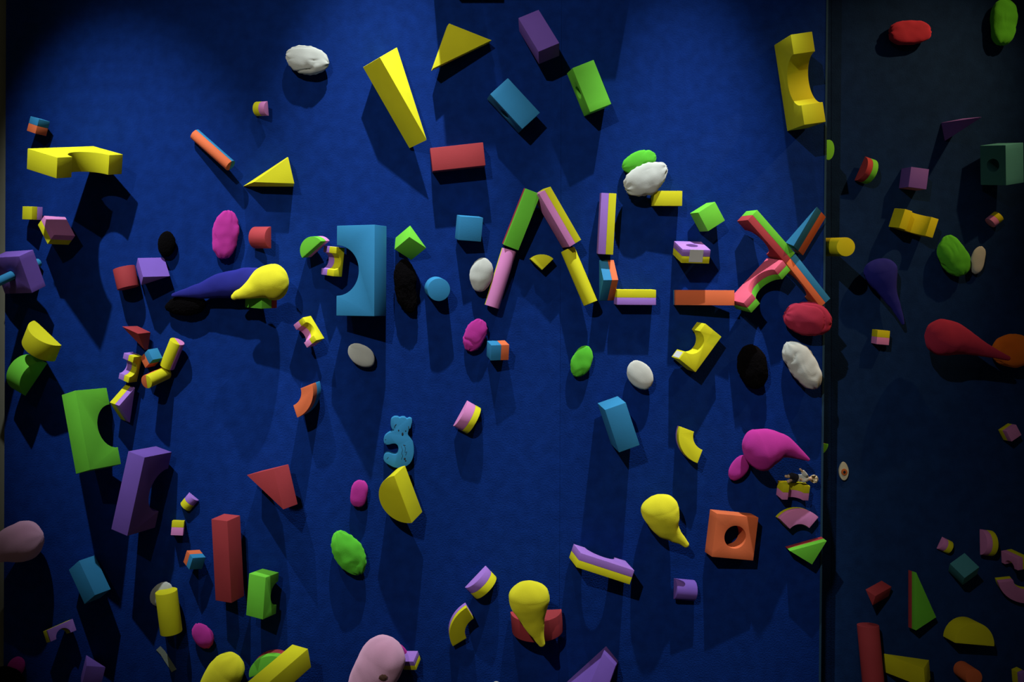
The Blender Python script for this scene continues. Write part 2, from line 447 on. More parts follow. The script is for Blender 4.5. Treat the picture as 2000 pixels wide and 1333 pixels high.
# name, shape, colours, label, centre (mm, z from eye level), rotation, half sizes (mm), options
BLOCKS = [
    ('foam_cube', 'box', ('blue', 'orange'), 'small blue and orange cube at the dim upper left, above the wide yellow arch block', (-717.8, -19.0, 250.9), (1.4781, 0.2777, -0.5907), (13.9, 14.5, 12.5), {'split': ('v', 0.05)}),
    ('foam_arch', 'arch', ('yellow',), 'big yellow arch block on the left lying with both legs pointing at the viewer', (-622.4, -86.6, 175.8), (-2.8963, -0.1235, 0.9659), (72.4, -43.7, -19.1), {}),
    ('foam_cube', 'box', ('yellow', 'lilac'), 'small yellow and purple cube on the left beside the pink topped block', (-729.8, -17.5, 82.5), (1.5631, 0.0361, -0.4626), (12.8, 12.6, 13.1), {'split': ('w', 0.0)}),
    ('foam_block', 'box', ('pink', 'yellow'), 'light pink and yellow square block tilted beside the small yellow and purple cube', (-677.1, -34.2, 48.8), (3.1055, 0.8563, -0.6429), (24.5, 23.3, -13.2), {'split': ('w', 0.0)}),
    ('foam_holed_block', 'holebox', ('purple',), 'purple block with a round hole and a blue rod through it, at the left edge', (-745.1, -44.8, -30.9), (0.1076, -1.2014, -2.2049), (37.3, 39.5, -17.1), {'hole': 0.27}),
    ('foam_cylinder', 'cyl', ('red',), 'short red cylinder left of the purple wedge block', (-547.1, -22.7, -42.3), (-3.0132, 0.2291, -3.0079), (21.0, 21.0, 20.2), {}),
    ('foam_prism', 'tri', ('purple',), 'purple wedge block between the short red cylinder and the black fuzzy cushions', (-495.3, -23.0, -29.8), (0.8276, 0.0165, -2.6315), (-25.9, -11.3, -26.7), {}),
    ('foam_block', 'box', ('green', 'red'), 'green and red block mostly hidden under the yellow teardrop cushion on the left', (-285.4, -30.7, -84.5), (-1.5723, 0.0186, -0.7240), (24.5, 15.2, -19.0), {'split': ('w', -0.3)}),
    ('foam_half_disc', 'half', ('yellow',), 'yellow half disc at the left leaning on a green half disc', (-704.1, -60.0, -163.0), (0.0698, 0.5689, -0.4833), (42.0, -18.1, 18.6), {}),
    ('foam_half_disc', 'half', ('green',), 'green half disc at the left edge under a yellow half disc', (-739.9, -36.0, -223.0), (0.9787, 0.9868, -2.6063), (36.3, 19.4, -20.2), {}),
    ('foam_cube', 'box', ('blue', 'orange'), 'blue and orange cube in the middle of the small left cluster of blocks', (-498.8, -20.6, -197.4), (-3.0388, 0.9399, -0.5510), (11.7, 11.6, -15.1), {'split': ('w', 0.0)}),
    ('foam_cylinder', 'cyl', ('yellow', 'pink'), 'yellow and pink split cylinder standing at the right of the small left cluster', (-458.9, -19.7, -189.8), (0.2006, -0.4250, 2.2143), (14.5, 14.5, 27.9), {'lsplit': 1}),
    ('foam_cylinder', 'cyl', ('yellow', 'orange'), 'yellow and orange split cylinder pointing at the viewer in the left cluster', (-486.6, -30.3, -233.5), (-3.0083, 1.3571, 1.2120), (13.2, 13.2, 27.4), {'lsplit': 1}),
    ('foam_arch', 'arch', ('yellow', 'lilac'), 'small purple and yellow arch block on the left side of the small cluster', (-539.7, -19.1, -215.7), (-3.0606, 1.3075, 2.7288), (-26.1, 11.6, 13.4), {'split': ('w', 0.0)}),
    ('foam_prism', 'tri', ('lilac', 'yellow'), 'yellow and purple wedge touching the notch of the big green arch block', (-547.9, -8.9, -287.2), (-1.3304, -0.7147, 0.8949), (23.7, 25.8, -12.9), {'split': ('w', 0.1)}),
    ('foam_arch', 'arch', ('green',), 'big bright green arch block on the left with its notch facing right', (-602.3, -57.3, -329.9), (0.1918, -1.2631, 2.4994), (74.7, 40.9, 17.5), {}),
    ('foam_arch', 'arch', ('purple',), 'big dark purple arch block standing below the bright green arch block', (-509.7, -47.4, -446.4), (-0.2814, -1.3450, -0.1357), (75.7, -40.7, -19.6), {}),
    ('foam_half_cylinder', 'half', ('lilac', 'yellow'), 'tiny purple and yellow half cylinder right of the dark purple arch block', (-429.2, -7.6, -479.9), (-3.0702, 0.6914, 0.0119), (12.0, 6.6, -13.6), {'split': ('w', 0.0)}),
    ('foam_cube', 'box', ('yellow', 'pink'), 'tiny yellow over pink cube above the tiny orange and blue cube', (-448.9, -14.4, -527.3), (1.3915, 0.0734, 0.1225), (11.5, 13.5, 10.7), {'split': ('v', 0.1)}),
    ('foam_cube', 'box', ('blue', 'orange'), 'tiny orange and blue cube left of the tall red post block', (-415.5, -21.1, -587.2), (1.2626, -0.1464, -2.4317), (14.0, 12.5, -13.8), {'split': ('w', 0.0)}),
    ('foam_post', 'box', ('red',), 'tall dark red square post block in the lower left', (-349.8, -27.7, -581.6), (-3.1039, -0.0341, -0.4943), (19.4, 19.5, -78.5), {}),
    ('foam_arch', 'arch', ('green',), 'upright green arch block right of the tall red post, notch to the right', (-282.6, -29.8, -650.0), (-1.0227, -1.4945, 0.5371), (39.6, -21.6, -19.7), {}),
    ('foam_block', 'box', ('blue',), 'dim blue block alone at the lower left, below the pale pink teardrop cushion', (-613.1, -35.5, -620.8), (0.0122, -0.6532, -0.5636), (18.8, -18.9, -36.6), {}),
    ('foam_arch', 'arch', ('lilac', 'yellow'), 'small dim purple and yellow arch block at the lower left corner', (-673.0, -28.6, -721.9), (1.1855, -0.1799, 0.7341), (25.4, 11.2, 13.7), {'split': ('w', 0.55)}),
    ('foam_prism', 'tri', ('purple',), 'dim purple wedge cut off by the bottom edge at the lower left', (-613.6, -14.0, -807.8), (3.0022, -0.2181, -2.7804), (-18.0, 20.2, -23.2), {}),
    ('foam_cylinder', 'cyl', ('yellow',), 'yellow upright cylinder in front of a small white cushion at the lower left', (-463.2, -28.8, -684.9), (-0.0162, 0.1224, 3.0098), (21.0, 21.0, 40.1), {}),
    ('foam_post', 'box', ('yellow',), 'long yellow square post at the bottom edge lying across a green half disc', (-248.5, -111.4, -779.3), (1.7988, -0.0159, -0.6084), (19.7, 19.5, -78.3), {}),
    ('foam_half_disc', 'half', ('green', 'red'), 'green and red half disc under the long yellow post at the bottom edge', (-271.6, -21.7, -783.0), (-1.5301, 0.3284, 3.0181), (-40.2, -14.6, 17.8), {'split': ('w', 0.0)}),
    ('foam_quarter_block', 'box', ('lilac', 'yellow'), 'small purple and yellow block touching the pale pink teardrop at the bottom edge', (2.3, -20.6, -782.1), (-2.7586, -0.1611, -0.4051), (13.5, 14.2, -10.2), {'split': ('w', 0.0)}),
    ('foam_half_cylinder', 'half', ('pink', 'yellow'), 'tiny yellow and pink half cylinder below the white cushion at the top left', (-288.9, -15.8, 284.7), (-1.2958, 1.3668, 1.2672), (14.0, 6.4, -14.6), {'split': ('w', 0.0)}),
    ('foam_cylinder', 'cyl', ('orange', 'blue'), 'long orange and blue rod shaped cylinder slanting down at upper left', (-379.7, -25.1, 204.5), (-2.5860, -0.7435, -1.1060), (11.5, 11.5, 51.0), {'lsplit': 1}),
    ('foam_half_cylinder', 'half', ('red',), 'red half cylinder block right of the tall magenta cushion', (-289.6, -19.2, 35.3), (1.1348, -1.5484, -1.6502), (-21.2, -10.3, -19.9), {}),
    ('foam_half_disc', 'half', ('green', 'pink'), 'green and pink half disc left of the big blue arch block', (-187.2, -23.8, 22.2), (1.6280, -0.6475, -0.4456), (26.4, 12.3, 17.4), {'split': ('w', -0.15)}),
    ('foam_arch', 'arch', ('yellow', 'lilac'), 'small purple and yellow arch block in the notch of the big blue arch block', (-148.2, -21.1, -10.4), (-2.5424, 1.4670, 2.9652), (-28.1, 10.7, 18.5), {'split': ('w', -0.08)}),
    ('foam_arch', 'arch', ('blue',), 'big upright blue arch block left of centre with its notch facing left', (-91.7, -42.9, -28.6), (-0.3267, -1.5348, 1.4461), (85.7, -40.8, 24.5), {}),
    ('foam_arch', 'arch', ('yellow', 'pink'), 'small yellow and pink arch block tilted, below and left of the big blue arch block', (-194.2, -23.7, -146.4), (3.0365, -0.9676, 2.7519), (26.1, 14.0, -13.7), {'split': ('w', 0.05)}),
    ('foam_ring_segment', 'ring', ('orange', 'blue'), 'orange and blue curved ring segment left of the blue bear shaped numeral', (-224.1, -20.7, -262.5), (-1.5398, 1.1518, 2.9365), (-50.7, 47.3, 23.4), {'split': ('w', 0.0)}),
    ('foam_prism', 'tri', ('red',), 'dark red triangle block above the tall red post', (-262.4, -41.6, -447.2), (-1.5791, -0.2933, -0.5084), (-33.6, 38.8, 23.1), {}),
    ('foam_half_disc', 'half', ('yellow',), 'yellow half disc under the blue bear shaped numeral', (-24.0, -33.0, -460.9), (2.3551, 1.2093, 0.2525), (49.0, -26.7, 22.3), {}),
    ('foam_disc', 'cyl', ('blue',), 'round blue disc at the centre, right of the long black fuzzy cushion', (53.2, -23.0, -63.6), (-1.6877, 1.0052, -3.1055), (22.0, 22.0, 20.0), {}),
    ('foam_prism', 'tri', ('green',), 'green wedge block standing above the long black fuzzy cushion', (2.4, -15.0, 25.1), (-2.2164, 0.5117, 0.5072), (21.6, -16.4, -22.4), {}),
    ('foam_cube', 'box', ('blue',), 'plain blue cube right of the green wedge at the centre', (114.4, -22.9, 53.3), (1.4585, -0.0645, -2.9769), (22.3, 23.1, -17.2), {}),
    ('foam_bar', 'box', ('green', 'red'), 'green and red bar forming the upper left stroke of the letter A', (215.4, -21.3, 70.9), (1.8626, -1.1921, -0.2450), (-57.8, 15.0, 15.3), {'split': ('w', 0.1)}),
    ('foam_cylinder', 'cyl', ('pink', 'yellow'), 'pink and yellow split cylinder forming the lower left stroke of the letter A', (175.9, -16.0, -43.6), (-3.0752, 0.2925, 0.3236), (14.5, 14.5, 57.7), {'lsplit': 1}),
    ('foam_bar', 'box', ('pink', 'yellow'), 'pink and yellow bar forming the upper right stroke of the letter A', (282.7, -27.0, 73.7), (1.5059, 1.0332, 0.1346), (58.9, -13.5, 20.9), {'split': ('v', 0.0)}),
    ('foam_cylinder', 'cyl', ('yellow',), 'yellow cylinder forming the lower right stroke of the letter A', (327.3, -21.4, -39.7), (3.0588, -0.3952, -0.1405), (14.0, 14.0, 56.5), {}),
    ('foam_quarter_disc', 'pie', ('yellow',), 'small yellow quarter disc forming the crossbar of the letter A', (255.8, -11.3, -27.6), (1.5660, -0.0115, -0.0116), (31.7, 30.3, 10.9), {}),
    ('foam_bar', 'box', ('lilac', 'yellow'), 'purple and yellow upright bar forming the upper stroke of the letter L', (380.6, -18.7, 62.0), (0.8670, 1.5061, 2.3461), (58.8, 14.3, -14.8), {'split': ('v', 0.0)}),
    ('foam_prism', 'tri', ('blue', 'orange'), 'blue and orange wedge forming the lower stroke of the letter L', (383.8, -2.9, -47.9), (1.5539, -0.7975, 1.5987), (26.6, -29.6, -14.3), {'split': ('w', -0.15)}),
    ('foam_bar', 'box', ('yellow', 'lilac'), 'yellow and purple bar forming the base of the letter L', (436.4, -14.8, -79.9), (1.5684, -0.0066, 3.1416), (37.5, 14.6, -14.8), {'split': ('v', -0.05)}),
    ('foam_block', 'box', ('yellow',), 'plain yellow brick under the white and green cushions, top of the letter E', (497.4, -16.8, 110.9), (-1.6079, -0.0073, 3.0914), (26.8, -14.5, 15.0), {}),
    ('foam_cube', 'box', ('green',), 'plain green cube right of the yellow brick, above the letter E', (574.8, -21.8, 75.1), (1.5798, 0.5284, -2.9175), (20.8, 20.8, -16.1), {}),
    ('foam_holed_block', 'holebox', ('lilac', 'yellow'), 'purple and yellow holed block with a white tape strip, middle of the letter E', (540.6, -33.1, 7.0), (-2.8634, 0.0247, 0.0171), (-26.5, 30.1, -13.5), {'split': ('w', 0.0), 'hole': 0.42, 'extra': ('tape_strip', (0.47, 1.012, 0.99), (-0.5, 1.012, -0.82))}),
    ('foam_bar', 'box', ('orange', 'blue'), 'orange and blue bar forming the base of the letter E', (567.5, -21.4, -80.9), (1.5361, 0.0011, -0.1224), (-55.0, 14.5, 14.4), {'split': ('w', -0.1)}),
    ('foam_arch', 'arch', ('red', 'green'), 'red and green arch block forming the upper left arm of the letter X', (685.4, -28.5, 36.2), (-3.1153, -0.8033, -2.9494), (57.1, -19.0, 14.1), {'split': ('w', 0.0)}),
    ('foam_arch', 'arch', ('orange', 'blue'), 'orange and blue arch block forming the lower right arm of the letter X', (762.0, -20.1, -47.8), (3.1294, 0.8879, 0.0831), (54.9, 16.4, 12.8), {'split': ('w', 0.0)}),
    ('foam_arch', 'arch', ('rose', 'green'), 'pink and green arch block forming the lower left arm of the letter X', (670.9, -34.0, -56.0), (0.1391, -0.7756, 0.1959), (57.3, 23.5, 13.4), {'split': ('w', 0.0)}),
    ('foam_bar', 'tri', ('blue', 'orange'), 'blue and orange bar forming the upper right arm of the letter X', (762.8, -27.0, 50.3), (0.8434, -1.0451, -0.0554), (43.3, 8.8, 27.5), {'split': ('w', 0.0)}),
    ('foam_arch', 'arch', ('yellow',), 'glossy yellow arch block below the letter E with a white tag on one leg', (553.0, -23.9, -175.7), (1.6075, -0.9119, 0.1287), (42.7, -21.2, 17.8), {'extra': ('tag', (-0.95, -1.012, -0.75), (-0.64, -1.012, 0.75))}),
    ('foam_cube', 'box', ('blue', 'orange'), 'blue and orange cube under the lumpy magenta cushion at the centre', (170.3, -21.3, -182.6), (1.3734, 0.0129, -2.9590), (17.9, 15.2, -15.6), {'split': ('u', -0.12)}),
    ('foam_half_disc', 'half', ('pink', 'yellow'), 'pink and yellow half disc at the centre below the blue and orange cube', (113.1, -18.3, -313.3), (0.1217, 1.0469, -2.9193), (28.2, 14.2, 15.3), {'split': ('w', -0.2)}),
    ('foam_half_disc', 'half', ('lilac', 'yellow'), 'purple and yellow half disc at lower centre above the yellow ring segment', (140.2, -19.8, -634.0), (3.0203, -0.7441, 0.2488), (-28.7, 14.2, -15.1), {'split': ('w', 0.0)}),
    ('foam_ring_segment', 'ring', ('yellow', 'lilac'), 'yellow and purple curved ring segment at lower centre beside the yellow teardrop cushion', (135.8, -12.2, -721.5), (2.5957, -1.1557, -0.8491), (66.4, 59.6, 7.2), {'split': ('w', 0.0)}),
    ('foam_half_disc', 'half', ('red',), 'red half disc under the tail of the lower centre yellow teardrop cushion', (245.2, -30.8, -712.1), (-3.0336, -0.0857, -0.0989), (49.6, 24.2, -20.3), {}),
    ('foam_arch', 'arch', ('lilac', 'yellow'), 'purple and yellow arch block at lower centre with its long back towards the viewer', (367.8, -33.3, -591.7), (3.1414, 0.3297, 0.0693), (54.2, 29.5, -14.1), {'split': ('w', 0.0)}),
    ('foam_half_cylinder', 'half', ('purple',), 'purple half cylinder block below the orange block with a round hole', (534.4, -16.5, -647.3), (1.1250, 1.2807, -1.8917), (19.5, 9.3, 20.7), {}),
    ('foam_ring_segment', 'ring', ('yellow', 'lilac'), 'yellow ring segment with purple backing left of the magenta teardrop cushion', (573.6, -16.8, -349.2), (-1.3426, -1.1438, 2.8957), (53.5, 55.6, 13.1), {'split': ('w', -0.4)}),
    ('foam_arch', 'arch', ('yellow', 'pink'), 'yellow over pink arch block with a small doll lying on top of it', (742.3, -16.6, -454.5), (0.1441, 0.0524, 0.0792), (26.5, 12.7, 14.5), {'split': ('w', 0.0)}),
    ('foam_ring_segment', 'ring', ('pink', 'yellow'), 'pink and yellow ring segment between the doll and the green and red triangle', (752.6, -13.7, -547.2), (1.5354, -0.0282, 0.0523), (54.0, 57.1, 10.3), {'split': ('w', -0.1)}),
    ('foam_prism', 'tri', ('green', 'red'), 'green and red triangle block at the right edge of the blue panel, bottom', (766.3, -17.9, -557.4), (1.5519, 0.5440, -0.0843), (-24.2, 26.8, 15.5), {'split': ('w', -0.1)}),
    ('foam_holed_block', 'holebox', ('orange',), 'big orange square block with a round hole through its face', (621.5, -21.7, -539.1), (-1.5657, 0.1272, 0.1324), (-42.3, -41.7, -15.8), {'hole': 0.52}),
    ('foam_arch', 'arch', ('yellow',), 'big yellow arch block at the top right corner of the blue panel', (743.6, -44.0, 330.9), (-3.0800, -1.4252, 3.0659), (85.3, 42.8, 20.2), {}),
    ('foam_block', 'box', ('purple',), 'dim purple brick at the top centre, right of the yellow triangle', (247.1, -39.2, 419.1), (-2.4255, 0.9390, -0.9040), (45.5, 21.5, -19.2), {}),
    ('foam_holed_block', 'holebox', ('blue',), 'dull blue brick with a hole in its side, below the dim purple brick', (199.8, -23.5, 289.5), (-3.0508, -0.8240, -3.1356), (45.2, -21.2, 23.5), {'hole': 0.5}),
    ('foam_holed_block', 'holebox', ('green',), 'green brick with a hole in its left side, at the top right of centre', (345.2, -26.1, 322.5), (0.0530, -1.1891, -3.1341), (45.3, 24.7, -22.1), {'hole': 0.5}),
    ('foam_prism', 'tri', ('yellow',), 'yellow right triangle block at the top centre', (100.1, -20.5, 386.9), (-1.5329, -0.3442, -3.0075), (-44.6, 47.1, 11.1), {}),
    ('foam_prism', 'tri', ('yellow',), 'long yellow wedge at top left of centre casting a straight shadow', (-12.2, -21.2, 304.5), (1.1045, 1.0125, 0.3497), (89.5, 28.7, 25.2), {}),
    ('foam_block', 'box', ('red',), 'plain red brick below the yellow wedge and triangle at the top centre', (92.3, -19.9, 189.7), (1.5683, 0.1088, 3.1378), (51.0, 22.2, -19.7), {}),
    ('foam_block', 'box', ('blue',), 'blue brick standing at the centre right, below the small green cushion', (400.6, -32.9, -322.8), (1.6462, -0.3332, 0.0288), (-21.0, 43.5, 28.7), {}),
    ('foam_half_disc', 'half', ('red', 'green'), 'red and green half disc on the dark right wall with a black shadow', (942.5, 99.9, 174.1), (2.4502, 1.1762, 2.5331), (26.2, -13.3, -12.1), {'split': ('w', 0.0)}),
    ('foam_half_cylinder', 'box', ('purple',), 'dim purple half cylinder on the dark right wall, above the yellow arch block', (1036.8, 100.4, 158.3), (1.5707, 0.1352, -0.0003), (18.6, 20.8, 19.6), {}),
    ('foam_holed_block', 'holebox', ('teal',), 'dull teal block with a round hole at the right edge', (1205.0, 79.5, 187.0), (1.7103, 0.0862, -1.1743), (27.7, 40.4, 26.1), {'hole': 0.48}),
    ('foam_arch', 'arch', ('yellow',), 'yellow arch block on the dark right wall with its notch facing the viewer', (1033.5, 95.8, 67.4), (0.0996, 0.2719, 0.1129), (38.0, 18.9, 20.0), {}),
    ('foam_cylinder', 'cyl', ('pink', 'yellow'), 'tiny yellow and pink cylinder on the dark right wall near the green cushion', (1206.9, 108.0, 75.0), (2.9765, 0.8746, -0.2049), (12.0, 12.0, 11.3), {'split': ('w', 0.0)}),
    ('foam_cylinder', 'cyl', ('yellow',), 'yellow cylinder sticking out beside the edge of the blue panel, right of the X', (847.0, 57.3, 17.7), (1.5766, 0.2394, 0.0535), (18.5, 18.5, 61.8), {}),
    ('foam_cylinder', 'cyl', ('green',), 'lime green cylinder half hidden behind the panel edge, below the top right yellow arch', (842.9, 93.6, 217.2), (1.9166, -1.3097, 0.3115), (20.5, 20.5, 17.8), {}),
    ('foam_cylinder', 'cyl', ('yellow',), 'tiny sliver of a yellow cylinder behind the panel edge at the tip of the X', (844.7, 106.2, 98.9), (-1.7679, 1.4130, -2.4256), (9.5, 9.5, 10.3), {}),
    ('foam_cube', 'box', ('yellow', 'pink'), 'tiny yellow over pink cube alone on the dark right wall beside the panel', (972.0, 108.1, -167.9), (1.5707, -0.0850, 3.1416), (12.9, 14.6, -11.9), {'split': ('v', 0.0)}),
    ('foam_half_disc', 'half', ('green', 'red'), 'sliver of a green and red half disc behind the panel edge, above the oval cover', (836.3, 108.9, -397.9), (-1.6492, 0.1281, -0.0075), (23.3, 12.9, -10.0), {'split': ('w', 0.0)}),
    ('foam_cube', 'box', ('pink', 'yellow'), 'tiny pink and yellow cube at the right edge, middle height', (1237.6, 106.1, -364.3), (1.6144, 0.4980, -2.9452), (13.3, 12.2, -11.2), {'split': ('w', 0.0)}),
    ('foam_half_cylinder', 'half', ('pink', 'yellow'), 'tiny pink and yellow half cylinder at the lower right, above the teal cube', (1109.4, 112.4, -600.4), (-0.0892, -1.1176, 0.0724), (-13.6, -6.9, 11.3), {'split': ('w', 0.0)}),
    ('foam_half_disc', 'half', ('pink', 'yellow'), 'mauve and yellow half disc at the lower right standing upright', (1192.4, 101.7, -591.3), (1.0900, 1.3218, -2.0389), (25.7, 12.9, 11.7), {'split': ('w', 0.0)}),
    ('foam_arch', 'arch', ('pink', 'yellow'), 'small mauve and yellow arch block at the lower right edge', (1241.2, 95.8, -623.6), (-1.4670, 0.0744, -1.3770), (21.2, -12.7, -12.3), {'split': ('w', 0.0)}),
    ('foam_cube', 'box', ('teal',), 'dull teal cube at the lower right with one corner towards the viewer', (1133.4, 90.5, -641.4), (2.3871, -0.6340, 2.1667), (-18.2, -19.1, -21.6), {}),
    ('foam_ring_segment', 'ring', ('pink', 'yellow'), 'pink and yellow ring segment cut off by the lower right edge', (1266.3, 96.7, -659.1), (-1.2703, 0.5617, 0.0485), (59.6, 55.8, -8.3), {'split': ('w', 0.0)}),
    ('foam_prism', 'tri', ('green', 'red'), 'tall green and red triangle block on the dark wall at the lower right', (1034.0, 101.5, -708.4), (1.7672, -1.1437, -3.0949), (51.1, -27.2, -11.4), {'split': ('w', -0.1)}),
    ('foam_prism', 'tri', ('red',), 'small dark red wedge on the dark wall at the lower right', (960.6, 98.7, -693.1), (-1.6975, -0.3342, 2.2082), (11.2, 12.0, 30.2), {}),
    ('foam_cylinder', 'cyl', ('red',), 'tall red cylinder at the lower right running past the bottom edge', (944.8, 90.2, -833.2), (-0.0549, 0.1169, 1.4348), (20.9, 21.0, 74.8), {}),
    ('foam_prism', 'tri', ('yellow',), 'yellow wedge at the bottom edge right of the tall red cylinder', (999.3, 67.9, -839.0), (0.0658, 0.0841, 2.5097), (42.9, 31.0, 18.8), {}),
    ('foam_half_disc', 'half', ('yellow',), 'big dull yellow half disc at the lower right', (1149.4, 97.8, -770.0), (1.5259, 0.1101, 0.0663), (42.1, 22.0, 19.8), {}),
    ('foam_cylinder', 'cyl', ('orange',), 'orange red cylinder at the bottom edge below the big dull yellow half disc', (1145.7, 97.3, -857.7), (1.5190, 1.0774, -0.0116), (17.0, 17.0, 22.0), {}),
    ('foam_cube', 'box', ('lilac', 'yellow'), 'purple and yellow block in the lower right corner of the frame', (1256.5, 106.3, -868.0), (-0.0835, 0.1934, -2.8029), (7.5, 9.9, 14.1), {'split': ('v', 0.3)}),
    ('foam_post', 'box', ('yellow',), 'yellow post block sticking far out above the top edge of the photo, left one', (82.3, -71.1, 581.9), (1.5708, -0.0000, -0.0000), (-39.8, 19.5, 71.1), {}),
    ('foam_post', 'box', ('red',), 'red post block sticking far out above the top edge of the photo', (179.3, -67.4, 584.4), (1.5708, -0.0000, 0.0000), (-40.0, 19.5, 67.4), {}),
    ('foam_post', 'box', ('purple',), 'purple post block above the top edge whose shadow enters the photo', (415.6, -46.4, 570.7), (-1.5708, 0.0000, 3.1416), (23.8, -19.0, 46.4), {}),
]
for nm, shp, cl, lb, lc, rt, dm, opt in BLOCKS:
    block(nm, shp, cl, lb, GROUPS.get(nm), lc, rt, dm, **opt)


def polyblock(name, col, label, verts, faces, wall=0.0):
    pts = [W(x, y, h / 1000, wall) for x, y, h in verts]
    base = sum(pts, Vector()) / len(pts)
    bm = bmesh.new()
    vs = [bm.verts.new(p - base) for p in pts]
    for f in faces:
        bm.faces.new([vs[i] for i in f])
    o = finish(bm, name, foam(col), None, 0.001)
    o.location = base
    prop(o, label, 'block', GROUPS.get(name))
    return o


polyblock('foam_wedge', 'purple', 'purple wedge block cut off by the bottom edge at lower centre',
          [(1183.9, 1262.7, 8), (1207.7, 1292.4, 8), (1202.5, 1301.5, 48), (1178, 1275.3, 48), (1070, 1366, 4), (1178, 1372, 4), (1176, 1376, 80), (1146, 1352, 86)],
          [(0, 1, 2, 3), (0, 3, 7, 4), (1, 5, 6, 2), (3, 2, 6, 7), (4, 7, 6, 5), (0, 4, 5, 1)])
polyblock('foam_prism', 'red', 'small red wedge at the top of the small left cluster of blocks',
          [(237.8, 637.8, 44), (268.4, 636.9, 4), (294.5, 649.5, 10), (269.3, 652.2, 52), (282.8, 684.2, 24), (289.5, 683, 4)],
          [(0, 3, 2, 1), (0, 4, 3), (3, 4, 5, 2), (0, 1, 5, 4), (1, 2, 5)])
polyblock('foam_prism', 'yellow', 'yellow right triangle block on the left, above the red half cylinder',
          [(575, 358.8, 34), (495.5, 356, 34), (563, 307.2, 34), (573.5, 365, 0), (474, 364.5, 0), (561.5, 306.8, 6)],
          [(0, 2, 1), (3, 4, 5), (0, 1, 4, 3), (1, 2, 5, 4), (2, 0, 3, 5)])
polyblock('foam_prism', 'purple', 'thin dim purple triangle block on the dark right wall throwing a long shadow',
          [(1838, 240, 0), (1845, 276, 0), (1918.5, 228.5, 92), (1881, 231.5, 0), (1866, 257, 0)],
          [(0, 1, 2), (0, 2, 3), (3, 2, 4), (1, 4, 2), (0, 3, 4, 1)], wall=DEEP)

# blue rod through the hole of the purple block at the left edge (it follows the hole's axis)
rod_a, rod_b = Vector((-0.7224, -0.0050, EYE + -0.0134)), Vector((-0.7891, -0.1218, EYE + -0.0650))
bm = prism(profile('cyl', 0.0086, 0.0086), 0, (rod_b - rod_a).length)
rod = finish(bm, 'foam_rod', foam('blue'), None, 0.001)
rod.location = rod_a
rod.rotation_euler = (rod_b - rod_a).to_track_quat('Z', 'Y').to_euler()
prop(rod, 'light blue foam rod pushed through the purple block at the left edge', 'block')

# ---------------------------------------------------------------- cushions
bean(600.5, 117.5, 42, 28, -12, 'white', 'big lumpy white cushion alone at the upper left', seed=2.3, bend=0.10, wr=1.6)
bean(441.5, 458.5, 47, 26, 82, 'magenta', 'tall magenta cushion left of the red half cylinder', seed=4.1, wr=1.2)
bean(706, 694, 29, 20, -35, 'white', 'small smooth white cushion below the big blue arch block', seed=5.2, wr=0.5)
bean(940, 537, 33, 22, 82, 'white', 'white cushion leaning on the pink cylinder of the letter A', seed=6.7, wr=0.7, c=17)
bean(927.5, 655.5, 33, 21, 66, 'magenta', 'lumpy magenta cushion at the centre beside the blue and orange cube', seed=7.4, wr=1.9)
bean(1248, 316, 34, 22, 20, 'leaf', 'bright green cushion stacked behind the white cushion at the top of the letter E', seed=8.8, wr=1.0, c=15)
bean(1262, 350, 45, 30, 28, 'white', 'big creased white cushion under the bright green one, above the yellow brick', h=0.012, seed=9.9, wr=2.2, bend=0.12, c=17)
bean(1135.5, 706.5, 32, 20, 65, 'leaf', 'small green cushion above the blue brick at right of centre', seed=11.2, wr=1.2)
bean(1249.8, 732.5, 30, 23, -55, 'white', 'small white cushion right of the blue brick', seed=12.5, wr=0.9)
bean(1578, 623, 46, 33, -12, 'crimson', 'big red cushion under the letter X hanging over the panel edge', seed=13.1, wr=1.5, c=24)
bean(1566, 713, 51, 28, -57, 'white', 'big white cushion at the panel edge below the big red one', seed=14.6, wr=1.5, bend=-0.08, c=23)
bean(681, 1080, 46, 28, -62, 'leaf', 'large green cushion at lower left of centre with creases', seed=15.8, wr=1.7)
bean(701.5, 965, 26, 17, 80, 'magenta', 'small magenta cushion left of the upright yellow half disc', seed=16.2, wr=1.3, boxy=2.6)
bean(396.5, 1242.5, 27, 19, -60, 'magenta', 'small dark magenta cushion below the tall red post', seed=17.7, wr=1.8)
bean(31, 1304, 21, 17, 60, 'magenta', 'dim magenta cushion in the lower left corner', seed=18.4, wr=1.2, c=10)
bean(783, 1281, 24, 14, -60, 'magenta', 'sliver of a magenta cushion behind the pale pink teardrop at the bottom edge', seed=19.3, c=8)
bean(316, 1161, 26, 21, 50, 'white', 'small white cushion behind the yellow upright cylinder', seed=20.1, wr=0.8, c=10)
bean(1443, 914.5, 29, 17, 58, 'magenta', 'small magenta cushion under the round end of the magenta teardrop', seed=21.6, wr=1.0)
bean(325.5, 477, 25, 17, 85, 'black', 'small black fuzzy cushion above the purple wedge', seed=22.5, fuzz=1.0, wr=0.4)
bean(361, 596, 39, 20, 5, 'black', 'wide black fuzzy cushion under the dark blue teardrop', seed=23.4, fuzz=1.0, wr=0.4, h=0.004)
bean(793, 558, 53, 22, -82, 'black', 'long black fuzzy cushion hanging under the green wedge at the centre', seed=24.3, fuzz=1.0, wr=0.4, bend=0.12)
bean(1470, 716, 44, 28, -78, 'black', 'black fuzzy cushion left of the big white cushion at the panel edge', seed=25.2, fuzz=1.0, wr=0.4)
bean(17, 1328, 34, 23, -25, 'black', 'black fuzzy cushion in the lower left corner', h=0.010, seed=26.1, fuzz=1.0, wr=0.4)
bean(1775.5, 63.5, 42, 25, 2, 'crimson', 'red cushion on the dark right wall near the top', wall=DEEP, seed=27.9, wr=1.5, boxy=2.6)
